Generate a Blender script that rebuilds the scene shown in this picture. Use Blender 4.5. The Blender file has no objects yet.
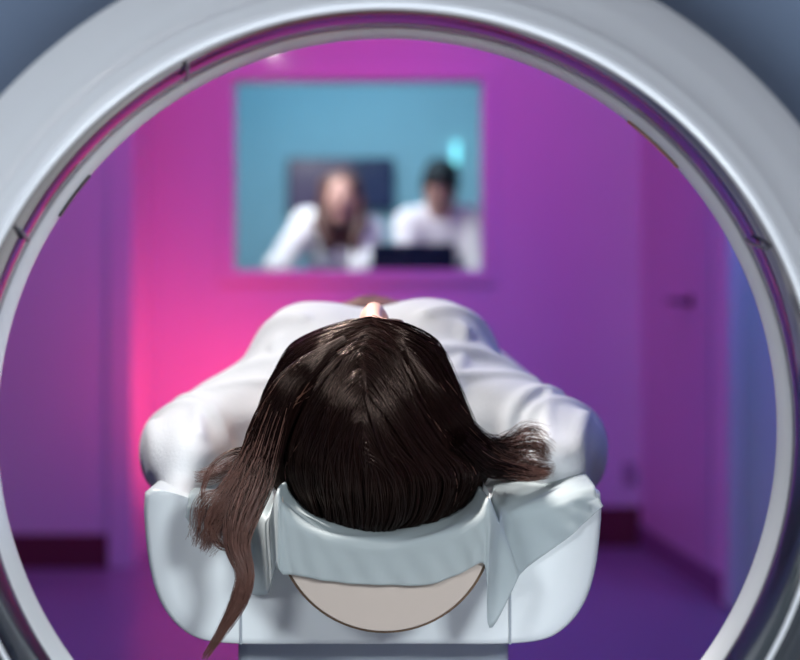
import bpy, bmesh, math, random
import numpy as np
from mathutils import Vector, Matrix

random.seed(7)
rng = np.random.default_rng(7)
S = bpy.context.scene
COL = S.collection

# ------------------------------------------------------------------ camera
F = 1333.0
cam_d = bpy.data.cameras.new('camera')
cam = bpy.data.objects.new('camera', cam_d); COL.objects.link(cam)
cam_d.sensor_width = 36.0
cam_d.lens = 60.0
cam_d.shift_x = 15 / 800.0
cam_d.shift_y = -33 / 800.0
cam_d.clip_start = 0.02
cam.location = (0, 0, 1.0)
cam.rotation_euler = (math.pi / 2, 0, 0)
cam_d.dof.use_dof = True
cam_d.dof.focus_distance = 1.395
cam_d.dof.aperture_fstop = 2.5
S.camera = cam

# ------------------------------------------------------------------ view / world
S.view_settings.view_transform = 'Standard'
S.view_settings.look = 'None'
S.view_settings.gamma = 1.0
S.view_settings.exposure = 0.0
S.view_settings.use_curve_mapping = False
S.cycles.use_denoising = True
S.cycles.max_bounces = 8
S.cycles.transparent_max_bounces = 16
W_ = bpy.data.worlds.new('world'); S.world = W_; W_.use_nodes = True
W_.node_tree.nodes['Background'].inputs[0].default_value = (0.25, 0.22, 0.6, 1)
W_.node_tree.nodes['Background'].inputs[1].default_value = 0.03


# ------------------------------------------------------------------ lights
def aim(o, target):
    o.rotation_euler = (Vector(target) - o.location).to_track_quat('-Z', 'Y').to_euler()


def area(name, loc, target, size, power, color, spread=180, size_y=None):
    d = bpy.data.lights.new(name, 'AREA'); d.energy = power; d.color = color
    d.size = size; d.spread = math.radians(spread)
    if size_y:
        d.shape = 'RECTANGLE'; d.size_y = size_y
    o = bpy.data.objects.new(name, d); COL.objects.link(o); o.location = loc; aim(o, target)
    return o


def spot(name, loc, target, power, color, angle, blend=0.5, soft=0.1):
    d = bpy.data.lights.new(name, 'SPOT'); d.energy = power; d.color = color
    d.spot_size = math.radians(angle); d.spot_blend = blend; d.shadow_soft_size = soft
    o = bpy.data.objects.new(name, d); COL.objects.link(o); o.location = loc; aim(o, target)
    return o


spot('key_lamp', (-0.75, 2.0, 2.35), (-0.08, 1.66, 0.9), 112, (1.0, 0.98, 0.95), 34, 0.7, 0.10)
spot('hair_highlight_spot', (-0.70, 1.56, 1.95), (-0.06, 1.45, 0.92), 260, (1.0, 0.93, 0.88), 18, 0.8, 0.05)  # added spot for streaks on the hair, no fixture behind it
area('bore_fill_right', (0.95, -0.35, 1.62), (-0.1, 1.2, 0.85), 0.40, 12.0, (0.86, 0.95, 1.0), 110)  # unseen fill behind the camera, brightens funnel and table end
area('bore_fill_left', (-0.85, -0.35, 1.62), (0.1, 1.2, 0.85), 0.40, 5.5, (0.88, 0.95, 1.0), 110)  # weaker unseen fill for the right side of the bore
spot('blue_rim_lamp', (1.3, 2.9, 1.9), (0.15, 1.75, 0.85), 45, (0.25, 0.33, 1.0), 34, 0.6, 0.15)
area('pink_wall_wash', (-0.45, 4.90, 0.50), (-0.72, 5.35, 0.80), 0.5, 3.0, (1.0, 0.035, 0.10), 160)
spot('pink_leg_fill', (-0.3, 3.7, 2.3), (0.0, 2.65, 0.9), 70, (1.0, 0.03, 0.12), 32, 0.6, 0.1)  # added spot, tints the legs so the bore liner mirrors pink
area('pink_left_wash', (-0.3, 4.5, 0.8), (-1.25, 4.92, 0.75), 0.3, 0.9, (1.0, 0.05, 0.25), 120)
area('magenta_wall_wash', (-0.15, 4.3, 2.45), (-0.15, 5.35, 1.1), 1.2, 4.5, (1.0, 0.06, 0.58), 130, 0.3)
area('violet_wall_wash', (0.6, 4.0, 2.45), (0.7, 5.3, 1.2), 1.0, 3.4, (0.32, 0.10, 1.0), 140, 0.3)
area('violet_left_wash', (-1.4, 4.0, 2.4), (-1.5, 4.92, 1.0), 0.8, 3.4, (0.44, 0.16, 0.95), 150)
area('blue_door_wash', (1.6, 3.5, 2.2), (1.4, 4.4, 0.9), 0.5, 3.7, (0.08, 0.24, 1.0), 120)
area('indigo_floor_wash', (0.0, 3.4, 2.5), (0.0, 3.9, 0.0), 1.6, 9, (0.18, 0.14, 1.0), 110, 0.8)
area('control_room_lamp', (-0.2, 6.3, 2.5), (-0.2, 7.2, 1.4), 1.6, 17, (0.36, 0.72, 0.95), 170, 0.6)
area('control_people_fill', (-0.5, 5.52, 2.1), (-0.1, 6.0, 1.3), 0.3, 11, (1.0, 0.98, 0.95), 130)  # unseen fill above the desk, whitens the coats and faces


# ------------------------------------------------------------------ helpers
def P(px, py, Y):
    """the point at depth Y that the photograph shows at (px, py)"""
    return Vector(((px - 385) / F * Y, Y, 1.0 - (py - 297) / F * Y))


def mat(name, color, rough=0.5, spec=0.5, metal=0.0, ior=None, noise=0.0, nscale=20.0, bump=0.0, bscale=60.0,
        coat=0.0, stretch=None):
    m = bpy.data.materials.new(name); m.use_nodes = True
    nt = m.node_tree; b = nt.nodes['Principled BSDF']
    b.inputs['Base Color'].default_value = (*color, 1)
    b.inputs['Roughness'].default_value = rough
    b.inputs['Specular IOR Level'].default_value = spec
    b.inputs['Metallic'].default_value = metal
    b.inputs['Coat Weight'].default_value = coat
    if ior: b.inputs['IOR'].default_value = ior
    if noise or bump:
        tc = nt.nodes.new('ShaderNodeTexCoord')
        mp = nt.nodes.new('ShaderNodeMapping'); nt.links.new(tc.outputs['Object'], mp.inputs[0])
        if stretch: mp.inputs['Scale'].default_value = stretch
    if noise:
        n = nt.nodes.new('ShaderNodeTexNoise'); n.inputs['Scale'].default_value = nscale
        n.inputs['Detail'].default_value = 4
        nt.links.new(mp.outputs[0], n.inputs['Vector'])
        r = nt.nodes.new('ShaderNodeMix'); r.data_type = 'RGBA'
        r.inputs['A'].default_value = (*[c * (1 - noise) for c in color], 1)
        r.inputs['B'].default_value = (*[min(1, c * (1 + noise)) for c in color], 1)
        nt.links.new(n.outputs[0], r.inputs['Factor']); nt.links.new(r.outputs['Result'], b.inputs['Base Color'])
    if bump:
        n = nt.nodes.new('ShaderNodeTexNoise'); n.inputs['Scale'].default_value = bscale
        n.inputs['Detail'].default_value = 5
        nt.links.new(mp.outputs[0], n.inputs['Vector'])
        bp = nt.nodes.new('ShaderNodeBump'); bp.inputs['Strength'].default_value = bump
        bp.inputs['Distance'].default_value = 0.01
        nt.links.new(n.outputs[0], bp.inputs['Height']); nt.links.new(bp.outputs[0], b.inputs['Normal'])
    return m


def emis(name, color, strength, base=(0.02, 0.02, 0.02)):
    m = mat(name, base, 0.2)
    b = m.node_tree.nodes['Principled BSDF']
    b.inputs['Emission Color'].default_value = (*color, 1)
    b.inputs['Emission Strength'].default_value = strength
    return m


def tag(o, label=None, cat=None, group=None, kind=None):
    if label: o['label'] = label
    if cat: o['category'] = cat
    if group: o['group'] = group
    if kind: o['kind'] = kind
    return o


def link(o, parent=None):
    COL.objects.link(o)
    if parent: o.parent = parent; o.matrix_parent_inverse = Matrix.Translation(-parent.location)
    return o


def empty(name, loc):
    o = bpy.data.objects.new(name, None); COL.objects.link(o); o.location = loc
    return o


def obj(name, bm, m, parent=None, smooth=False, bevel=0.0, seg=3):
    me = bpy.data.meshes.new(name); bmesh.ops.recalc_face_normals(bm, faces=bm.faces[:])
    bm.to_mesh(me); bm.free()
    for mm in (m if isinstance(m, (list, tuple)) else [m]): me.materials.append(mm)
    o = bpy.data.objects.new(name, me); link(o, parent)
    if smooth:
        for p in me.polygons: p.use_smooth = True
    if bevel:
        b = o.modifiers.new('bevel', 'BEVEL'); b.width = bevel; b.segments = seg; b.limit_method = 'ANGLE'
        b.angle_limit = math.radians(40)
        for p in me.polygons: p.use_smooth = True
        me.set_sharp_from_angle(angle=math.radians(50))
    return o


def npobj(name, v, f, m, parent=None, smooth=True):
    v = np.asarray(v, dtype=np.float32); f = np.asarray(f, dtype=np.int32)
    me = bpy.data.meshes.new(name); k = f.shape[1]
    me.vertices.add(len(v)); me.vertices.foreach_set('co', v.ravel())
    me.loops.add(f.size); me.loops.foreach_set('vertex_index', f.ravel())
    me.polygons.add(len(f)); me.polygons.foreach_set('loop_start', np.arange(0, f.size, k, dtype=np.int32))
    me.polygons.foreach_set('use_smooth', np.ones(len(f), dtype=bool) if smooth else np.zeros(len(f), dtype=bool))
    me.update(calc_edges=True); me.validate()
    for mm in (m if isinstance(m, (list, tuple)) else [m]): me.materials.append(mm)
    o = bpy.data.objects.new(name, me); link(o, parent)
    return o


def box(bm, lo, hi):
    lo = Vector(lo); hi = Vector(hi)
    vs = [bm.verts.new((x, y, z)) for x in (lo.x, hi.x) for y in (lo.y, hi.y) for z in (lo.z, hi.z)]
    for q in ((0, 1, 3, 2), (4, 6, 7, 5), (0, 4, 5, 1), (2, 3, 7, 6), (0, 2, 6, 4), (1, 5, 7, 3)):
        bm.faces.new([vs[i] for i in q])


def bxobj(name, lo, hi, m, parent=None, bevel=0.0):
    bm = bmesh.new(); box(bm, lo, hi)
    return obj(name, bm, m, parent, bevel=bevel)


def prism(bm, pts, z0, z1):
    """vertical prism over a floor outline"""
    a = [bm.verts.new((x, y, z0)) for x, y in pts]; b = [bm.verts.new((x, y, z1)) for x, y in pts]
    n = len(pts); bm.faces.new(a); bm.faces.new(b)
    for i in range(n): bm.faces.new((a[i], a[(i + 1) % n], b[(i + 1) % n], b[i]))


def extrude_y(bm, pts, y0, y1):
    """prism along Y over an (x, z) outline"""
    a = [bm.verts.new((x, y0, z)) for x, z in pts]; b = [bm.verts.new((x, y1, z)) for x, z in pts]
    n = len(pts); bm.faces.new(a); bm.faces.new(b)
    for i in range(n): bm.faces.new((a[i], a[(i + 1) % n], b[(i + 1) % n], b[i]))


def lathe_y(bm, prof, cx, cz, n=192, a0=0.0, a1=2 * math.pi, closed=False):
    """profile of (radius, y) turned about an axis along Y"""
    full = abs(a1 - a0 - 2 * math.pi) < 1e-6
    cnt = n if full else n + 1
    rows = []
    for r, y in prof:
        rows.append([bm.verts.new((cx + r * math.cos(a0 + (a1 - a0) * i / n), y, cz + r * math.sin(a0 + (a1 - a0) * i / n)))
                     for i in range(cnt)])
    if closed: rows.append(rows[0])
    for a, b in zip(rows, rows[1:]):
        for i in range(n):
            j = (i + 1) % cnt
            bm.faces.new((a[i], a[j], b[j], b[i]))
    return rows


def tube(bm, pts, r, n=10):
    pts = [Vector(p) for p in pts]; rings = []
    for i, p in enumerate(pts):
        d = (pts[min(i + 1, len(pts) - 1)] - pts[max(i - 1, 0)]).normalized()
        u = d.orthogonal().normalized() if i == 0 else (rings_u - d * rings_u.dot(d)).normalized()
        rings_u = u; w = d.cross(u)
        rr = r[i] if isinstance(r, (list, tuple)) else r
        rings.append([bm.verts.new(p + (u * math.cos(2 * math.pi * k / n) + w * math.sin(2 * math.pi * k / n)) * rr) for k in range(n)])
    for a, b in zip(rings, rings[1:]):
        for k in range(n): bm.faces.new((a[k], a[(k + 1) % n], b[(k + 1) % n], b[k]))
    bm.faces.new(rings[0]); bm.faces.new(rings[-1])


def spline(ctrl, n):
    """Catmull-Rom through the rows of ctrl, n samples"""
    c = np.asarray(ctrl, float); m = len(c)
    c = np.vstack([2 * c[0] - c[1], c, 2 * c[-1] - c[-2]])
    t = np.linspace(0, m - 1 - 1e-9, n); i = t.astype(int); f = (t - i)[:, None]
    p0, p1, p2, p3 = c[i], c[i + 1], c[i + 2], c[i + 3]
    return 0.5 * (2 * p1 + (p2 - p0) * f + (2 * p0 - 5 * p1 + 4 * p2 - p3) * f ** 2 + (3 * p1 - p0 - 3 * p2 + p3) * f ** 3)


# ---- distance-field modelling: one continuous surface from blended limbs
class Field:
    def __init__(s, lo, hi, h):
        s.lo = np.array(lo, float); s.h = h
        s.n = np.ceil((np.array(hi) - s.lo) / h).astype(int) + 1
        s.v = np.full(s.n, 0.2, np.float32)

    def _win(s, lo, hi):
        a = np.clip(np.floor((lo - s.lo) / s.h).astype(int), 0, s.n - 1)
        b = np.clip(np.ceil((hi - s.lo) / s.h).astype(int) + 1, 1, s.n)
        ax = [s.lo[i] + s.h * np.arange(a[i], b[i]) for i in range(3)]
        g = np.stack(np.meshgrid(*ax, indexing='ij'), -1)
        return tuple(slice(a[i], b[i]) for i in range(3)), g

    def _put(s, sl, d, k):
        o = s.v[sl]
        hh = np.maximum(k - np.abs(o - d), 0) / k
        s.v[sl] = np.minimum(o, d) - hh * hh * k * 0.25

    def cap(s, a, b, r1, r2, k=0.02):
        a = np.array(a, float); b = np.array(b, float); r = max(r1, r2) + k + 0.02
        sl, g = s._win(np.minimum(a, b) - r, np.maximum(a, b) + r)
        ba = b - a; pa = g - a
        h = np.clip((pa @ ba) / max(ba @ ba, 1e-9), 0, 1)
        d = np.linalg.norm(pa - h[..., None] * ba, axis=-1) - (r1 + (r2 - r1) * h)
        s._put(sl, d, k)

    def ell(s, c, rad, R=None, k=0.02):
        c = np.array(c, float); rad = np.array(rad, float); r = rad.max() + k + 0.02
        sl, g = s._win(c - r, c + r)
        q = g - c
        if R is not None: q = q @ np.array(R)          # columns of R are the local axes
        k0 = np.linalg.norm(q / rad, axis=-1); k1 = np.linalg.norm(q / rad ** 2, axis=-1)
        s._put(sl, k0 * (k0 - 1) / np.maximum(k1, 1e-6), k)

    def chain(s, pts, rr, k=0.02):
        for i in range(len(pts) - 1): s.cap(pts[i], pts[i + 1], rr[i], rr[i + 1], k)

    def mesh(s, smooth=2):
        v = s.v; n = np.array(v.shape); neg = v < 0
        cn = n - 1
        cnt = np.zeros(cn, np.int8)
        for dx in (0, 1):
            for dy in (0, 1):
                for dz in (0, 1):
                    cnt += neg[dx:dx + cn[0], dy:dy + cn[1], dz:dz + cn[2]]
        act = (cnt > 0) & (cnt < 8)
        idx = np.full(cn, -1, np.int64); ii = np.argwhere(act); idx[act] = np.arange(len(ii))
        acc = np.zeros((len(ii), 3)); num = np.zeros(len(ii))
        for ax in range(3):
            o1, o2 = [a for a in range(3) if a != ax]
            for p in (0, 1):
                for q in (0, 1):
                    off = np.zeros(3, int); off[o1] = p; off[o2] = q
                    A = ii + off; B = A.copy(); B[:, ax] += 1
                    va = v[A[:, 0], A[:, 1], A[:, 2]]; vb = v[B[:, 0], B[:, 1], B[:, 2]]
                    m = (va < 0) != (vb < 0)
                    t = np.where(m, va / np.where(m, va - vb, 1), 0)
                    pos = A.astype(float); pos[:, ax] += t
                    acc[m] += pos[m]; num[m] += 1
        V = s.lo + s.h * acc / num[:, None]
        F_ = []
        for ax in range(3):
            o1, o2 = (ax + 1) % 3, (ax + 2) % 3
            sa = [slice(1, -1)] * 3; sa[ax] = slice(0, -1)
            sb = list(sa); sb[ax] = slice(1, None)
            a = neg[tuple(sa)]; b = neg[tuple(sb)]
            e = np.argwhere(a != b)
            if not len(e): continue
            flip = a[e[:, 0], e[:, 1], e[:, 2]]
            base = e + 1; base[:, ax] -= 1
            def cid(d1, d2):
                c = base.copy(); c[:, o1] += d1; c[:, o2] += d2
                return idx[c[:, 0], c[:, 1], c[:, 2]]
            q = np.stack([cid(-1, -1), cid(0, -1), cid(0, 0), cid(-1, 0)], 1)
            q[~flip] = q[~flip][:, ::-1]
            F_.append(q)
        Fq = np.vstack(F_)
        Fq = Fq[(Fq >= 0).all(1)]
        for _ in range(smooth):
            sm = np.zeros_like(V); c = np.zeros(len(V))
            for k in range(4):
                i, j = Fq[:, k], Fq[:, (k + 1) % 4]
                for d in range(3):
                    sm[:, d] += np.bincount(i, V[j, d], len(V)) + np.bincount(j, V[i, d], len(V))
                c += np.bincount(i, minlength=len(V)) + np.bincount(j, minlength=len(V))
            V = V * 0.5 + 0.5 * sm / np.maximum(c, 1)[:, None]
        return V, Fq


def normals(V, Fq):
    a = V[Fq[:, 2]] - V[Fq[:, 0]]; b = V[Fq[:, 3]] - V[Fq[:, 1]]
    fn = np.cross(a, b); N = np.zeros_like(V)
    for k in range(4):
        for d in range(3): N[:, d] += np.bincount(Fq[:, k], fn[:, d], len(V))
    return N / np.maximum(np.linalg.norm(N, axis=1), 1e-12)[:, None]


def seg_dist(V, a, b):
    a = np.array(a, float); b = np.array(b, float); ba = b - a
    h = np.clip(((V - a) @ ba) / (ba @ ba), 0, 1)
    return np.linalg.norm(V - a - h[:, None] * ba, axis=1)


def wave_noise(V, scale, seed, n=14):
    """smooth sum of random plane waves"""
    r = np.random.default_rng(seed); out = np.zeros(len(V))
    for _ in range(n):
        d = r.normal(size=3); d /= np.linalg.norm(d)
        out += np.sin((V @ d) * scale * r.uniform(0.6, 1.6) + r.uniform(0, 6.28))
    return out / math.sqrt(n)


def head_prims(fd, c, R, s=0.96, k=0.012):
    """head with face; R columns = right, up, forward"""
    R = np.array(R, float); c = np.array(c, float)
    L = lambda x, y, z: c + R @ (np.array([x, y, z]) * s)
    E = lambda p, r, kk=k: fd.ell(L(*p), np.array(r) * s, R, kk)
    C = lambda p, q, r1, r2, kk=k: fd.cap(L(*p), L(*q), r1 * s, r2 * s, kk)
    E((0, .026, -.012), (.076, .093, .093))
    E((0, -.035, .022), (.058, .075, .066), 0.03)
    C((-.012, -.100, .062), (.012, -.100, .062), .018, .018, .03)
    C((-.03, .022, .080), (.03, .022, .080), .009, .009)
    for sx in (-1, 1):
        E((sx * .041, -.030, .056), (.022, .022, .022), .03)
        E((sx * .031, .002, .076), (.014, .010, .010), .006)
        C((sx * .010, -.036, .098), (sx * .010, -.036, .100), .0085, .0085, .006)
        E((sx * .078, -.005, -.012), (.009, .030, .018), .006)
    C((0, .012, .086), (0, -.030, .108), .008, .0115, .010)
    C((-.019, -.060, .083), (.019, -.060, .083), .0058, .0058, .004)
    C((-.015, -.070, .082), (.015, -.070, .082), .0066, .0066, .004)
    return L


def hand_prims(fd, wrist, d, up, thumb_side, curl=0.5, s=1.0, k=0.005):
    """palm, four unequal bent fingers and a thumb from the side of the palm; up = back of the hand"""
    d = np.array(d, float); d /= np.linalg.norm(d)
    up = np.array(up, float); up -= d * (up @ d); up /= np.linalg.norm(up)
    sd = np.cross(d, up) * thumb_side
    w = np.array(wrist, float)
    L = lambda a, b, c: w + (d * a + sd * b + up * c) * s
    R = np.stack([d, sd, up], 1)
    fd.ell(L(.045, 0, 0), np.array([.052, .040, .015]) * s, R, .012)
    fd.cap(w, L(.03, 0, 0), .022 * s, .022 * s, .015)
    for b0, ln, r in ((.030, .070, .0080), (.010, .078, .0085), (-.011, .072, .0080), (-.031, .056, .0070)):
        p = L(.082, b0, .002); ang = 0.0; ps = [p]
        for frac, da in ((.45, .35), (.32, .6), (.23, .4)):
            ang += curl * da
            dirv = d * math.cos(ang) - up * math.sin(ang) + sd * (b0 * 1.6)
            p = p + dirv * ln * frac * s; ps.append(p)
        fd.chain(ps, [r * s, r * .96 * s, r * .9 * s, r * .8 * s], k)
    fd.chain([L(.022, .030, -.004), L(.050, .054, -.010), L(.078, .062, -.016), L(.098, .058, -.020)],
             [.013 * s, .0105 * s, .0095 * s, .008 * s], .008)


def face_materials(o, V, Fq, L, s=0.96):
    """lips and brows get their own material slots on the skin mesh"""
    C = V[Fq].mean(1); mi = np.zeros(len(Fq), np.int32)
    lip = np.minimum(seg_dist(C, L(-.02, -.060, .089), L(.02, -.060, .089)), seg_dist(C, L(-.016, -.070, .089), L(.016, -.070, .089)))
    mi[lip < .0062] = 1
    for sx in (-1, 1):
        br = seg_dist(C, L(sx * .016, .026, .092), L(sx * .046, .026, .080)); mi[br < .0065] = 2
        ey = seg_dist(C, L(sx * .022, -.001, .087), L(sx * .040, -.001, .084)); mi[ey < .0050] = 2
    o.data.polygons.foreach_set('material_index', mi)


def strands_mesh(paths, radii):
    """paths (N, M, 3), radii (N, M): three-sided tubes"""
    N, M, _ = paths.shape
    T = np.gradient(paths, axis=1); T /= np.maximum(np.linalg.norm(T, axis=2, keepdims=True), 1e-9)
    ref = np.array([0.31, 0.83, 0.46]); U = np.cross(T, ref); U /= np.maximum(np.linalg.norm(U, axis=2, keepdims=True), 1e-9)
    Wv = np.cross(T, U); vs = []
    for k in range(3):
        a = 2 * math.pi * k / 3
        vs.append(paths + (U * math.cos(a) + Wv * math.sin(a)) * radii[..., None])
    V = np.stack(vs, 2).reshape(-1, 3)
    base = (np.arange(N)[:, None] * M + np.arange(M - 1)[None]) * 3
    fs = []
    for k in range(3):
        k2 = (k + 1) % 3
        fs.append(np.stack([base + k, base + k2, base + 3 + k2, base + 3 + k], -1).reshape(-1, 4))
    return V, np.vstack(fs)


# ------------------------------------------------------------------ materials
M_wall = mat('painted_wall', (0.78, 0.77, 0.78), 0.55, 0.3, noise=0.03, nscale=3, bump=0.03, bscale=180)
M_ctrl = mat('control_room_paint', (0.42, 0.62, 0.70), 0.6, 0.3, noise=0.10, nscale=1.2, stretch=(2.4, 1, 0.15))
M_floor = mat('vinyl_floor', (0.24, 0.23, 0.28), 0.32, 0.5, noise=0.06, nscale=2.0)
M_ceil = mat('ceiling_paint', (0.75, 0.75, 0.76), 0.8, 0.2, noise=0.02)
M_base = mat('dark_skirting', (0.14, 0.035, 0.05), 0.5, 0.4, noise=0.1)
M_base2 = mat('purple_grey_skirting', (0.22, 0.16, 0.24), 0.5, 0.4, noise=0.1)
M_socket = mat('grey_plate', (0.40, 0.36, 0.42), 0.5, 0.4, noise=0.05)
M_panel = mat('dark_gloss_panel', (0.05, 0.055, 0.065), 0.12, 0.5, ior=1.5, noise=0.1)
M_trim = mat('white_trim', (0.80, 0.79, 0.80), 0.4, 0.4, noise=0.02)
M_door = mat('door_laminate', (0.62, 0.58, 0.64), 0.4, 0.4, noise=0.03, nscale=2)
M_metal = mat('dark_metal', (0.06, 0.06, 0.07), 0.35, 0.5, 0.6, noise=0.05)
M_gantry = mat('gantry_plastic', (0.80, 0.81, 0.85), 0.16, 0.5, noise=0.02, nscale=4, coat=0.2)
M_gface = mat('gantry_grey_cover', (0.13, 0.17, 0.25), 0.45, 0.4, noise=0.04, nscale=3)
M_liner = mat('bore_liner_gloss', (0.014, 0.018, 0.034), 0.07, 0.5, ior=1.55, noise=0.1, nscale=6)
M_rim = mat('bore_rim_plastic', (0.80, 0.81, 0.83), 0.25, 0.5, noise=0.02)
M_rimg = mat('bore_gasket_grey', (0.16, 0.16, 0.18), 0.35, 0.5, noise=0.05)
M_gold = mat('copper_tape', (0.55, 0.30, 0.16), 0.3, 0.5, 0.8, noise=0.1)
M_black = mat('black_gasket', (0.02, 0.018, 0.02), 0.4, 0.4, noise=0.1)
M_table = mat('table_shell', (0.82, 0.85, 0.86), 0.28, 0.5, noise=0.015, nscale=5)
M_seam = mat('seam_grey', (0.35, 0.38, 0.42), 0.5, 0.3, noise=0.05)
M_beige = mat('beige_cushion_plate', (0.50, 0.42, 0.37), 0.5, 0.35, noise=0.04, nscale=12)
M_bronze = mat('bronze_edge', (0.20, 0.13, 0.08), 0.35, 0.5, 0.4, noise=0.1)
M_ped = mat('pedestal_cover', (0.60, 0.66, 0.72), 0.4, 0.4, noise=0.02)
M_skin = mat('skin', (0.52, 0.30, 0.25), 0.5, 0.4, noise=0.06, nscale=30)
M_lips = mat('lips', (0.45, 0.16, 0.15), 0.4, 0.4, noise=0.05)
M_brow = mat('brow_hair', (0.03, 0.015, 0.012), 0.6, 0.3, noise=0.1)
M_gown = mat('white_gown_cloth', (0.83, 0.84, 0.86), 0.75, 0.25, noise=0.02, nscale=40, bump=0.12, bscale=260)
M_coat = mat('white_coat_cloth', (0.85, 0.85, 0.87), 0.8, 0.2, noise=0.02, nscale=30)
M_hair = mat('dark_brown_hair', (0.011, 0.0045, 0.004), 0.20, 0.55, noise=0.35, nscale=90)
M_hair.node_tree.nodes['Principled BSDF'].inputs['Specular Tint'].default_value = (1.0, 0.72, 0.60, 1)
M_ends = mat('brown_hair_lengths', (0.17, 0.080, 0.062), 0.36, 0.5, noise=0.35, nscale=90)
M_hair2 = mat('long_brown_hair', (0.10, 0.045, 0.035), 0.45, 0.4, noise=0.3, nscale=60)
M_hair3 = mat('short_black_hair', (0.012, 0.010, 0.012), 0.4, 0.4, noise=0.3, nscale=60)
M_trou = mat('dark_trousers', (0.03, 0.035, 0.06), 0.8, 0.2, noise=0.1)
M_screen = mat('dark_screen', (0.012, 0.016, 0.05), 0.25, 0.4, noise=0.1)
M_screen2 = emis('dim_purple_screen', (0.16, 0.12, 0.26), 0.55)
M_screen3 = emis('dim_navy_screen', (0.03, 0.05, 0.18), 0.5)
M_desk = mat('desk_laminate', (0.5, 0.5, 0.52), 0.4, 0.4, noise=0.03)
M_glow = emis('lamp_diffuser', (0.25, 0.85, 0.95), 2.0)


def paper_material():
    m = bpy.data.materials.new('tissue_paper'); m.use_nodes = True
    nt = m.node_tree; b = nt.nodes['Principled BSDF']; out = nt.nodes['Material Output']
    b.inputs['Base Color'].default_value = (0.53, 0.585, 0.60, 1); b.inputs['Roughness'].default_value = 0.6
    b.inputs['Specular IOR Level'].default_value = 0.25
    n = nt.nodes.new('ShaderNodeTexNoise'); n.inputs['Scale'].default_value = 45
    tc = nt.nodes.new('ShaderNodeTexCoord'); nt.links.new(tc.outputs['Object'], n.inputs['Vector'])
    bp = nt.nodes.new('ShaderNodeBump'); bp.inputs['Strength'].default_value = 0.25; bp.inputs['Distance'].default_value = 0.004
    nt.links.new(n.outputs[0], bp.inputs['Height']); nt.links.new(bp.outputs[0], b.inputs['Normal'])
    tr = nt.nodes.new('ShaderNodeBsdfTranslucent'); tr.inputs[0].default_value = (0.58, 0.65, 0.67, 1)
    tp = nt.nodes.new('ShaderNodeBsdfTransparent')
    m1 = nt.nodes.new('ShaderNodeMixShader'); m1.inputs[0].default_value = 0.3
    nt.links.new(b.outputs[0], m1.inputs[1]); nt.links.new(tr.outputs[0], m1.inputs[2])
    m2 = nt.nodes.new('ShaderNodeMixShader'); m2.inputs[0].default_value = 0.32
    nt.links.new(m1.outputs[0], m2.inputs[1]); nt.links.new(tp.outputs[0], m2.inputs[2])
    nt.links.new(m2.outputs[0], out.inputs['Surface'])
    return m


def glass_material():
    m = bpy.data.materials.new('window_glass'); m.use_nodes = True
    nt = m.node_tree; nt.nodes.remove(nt.nodes['Principled BSDF']); out = nt.nodes['Material Output']
    tp = nt.nodes.new('ShaderNodeBsdfTransparent'); tp.inputs[0].default_value = (0.93, 0.97, 0.98, 1)
    gl = nt.nodes.new('ShaderNodeBsdfGlossy'); gl.inputs['Roughness'].default_value = 0.02
    fr = nt.nodes.new('ShaderNodeFresnel'); fr.inputs[0].default_value = 1.5
    mx = nt.nodes.new('ShaderNodeMixShader')
    nt.links.new(fr.outputs[0], mx.inputs[0]); nt.links.new(tp.outputs[0], mx.inputs[1]); nt.links.new(gl.outputs[0], mx.inputs[2])
    nt.links.new(mx.outputs[0], out.inputs['Surface'])
    return m


M_paper = paper_material()
M_glass = glass_material()

# ------------------------------------------------------------------ the room
YB = 5.35                                     # wall with the window
WX0, WX1, WZ0, WZ1 = -0.606, 0.389, 1.108, 1.871
XL = -0.930                                   # side of the wall block on the left
st = lambda o: tag(o, kind='structure')
st(bxobj('floor', (-2.7, -2.7, -0.1), (2.5, 7.6, 0.0), M_floor))
st(bxobj('ceiling', (-2.7, -2.7, 2.6), (2.5, 7.6, 2.7), M_ceil))
bm = bmesh.new()
box(bm, (XL, YB, 0), (WX0, YB + .1, 2.6)); box(bm, (WX1, YB, 0), (1.30, YB + .1, 2.6))
box(bm, (WX0, YB, 0), (WX1, YB + .1, WZ0)); box(bm, (WX0, YB, WZ1), (WX1, YB + .1, 2.6))
st(obj('wall_back', bm, M_wall))
st(bxobj('wall_block', (-2.6, 4.92, 0), (XL, YB + .1, 2.6), M_wall))
bm = bmesh.new(); prism(bm, [(1.023, YB), (1.104, 4.33), (1.30, 4.33), (1.30, YB)], 0, 2.6)
st(obj('wall_right', bm, M_wall))
st(bxobj('wall_return', (1.30, 4.33, 0), (2.4, 4.45, 2.6), M_wall))
st(bxobj('wall_side', (2.4, -2.6, 0), (2.5, 4.45, 2.6), M_wall))
st(bxobj('wall_left', (-2.7, -2.6, 0), (-2.6, 7.5, 2.6), M_wall))
st(bxobj('wall_behind', (-2.6, -2.7, 0), (2.4, -2.6, 2.6), M_wall))
st(bxobj('baseboard_left', (-2.6, 4.905, 0), (-1.022, 4.92, 0.125), M_base))
st(bxobj('baseboard_back', (XL, YB - .015, 0), (1.02, YB, 0.16), M_base))
bm = bmesh.new(); prism(bm, [(1.013, YB), (1.094, 4.36), (1.104, 4.36), (1.023, YB)], 0, 0.09)
st(obj('baseboard_right', bm, M_base2))
bm = bmesh.new(); box(bm, (1.088, 4.25, 0), (1.155, 4.33, 2.6))
st(obj('trim_1', bm, M_trim, bevel=0.02))
st(bxobj('trim_2', (-1.022, 4.910, 0), (-.932, 4.92, 2.6), M_wall, bevel=.006))

# door in the skewed right-hand wall
dv = Vector((0.081, -1.02, 0)).normalized(); nv = Vector((dv.y, -dv.x, 0)); nv = nv if nv.x < 0 else -nv
o0 = Vector((1.023, YB, 0))


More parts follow.
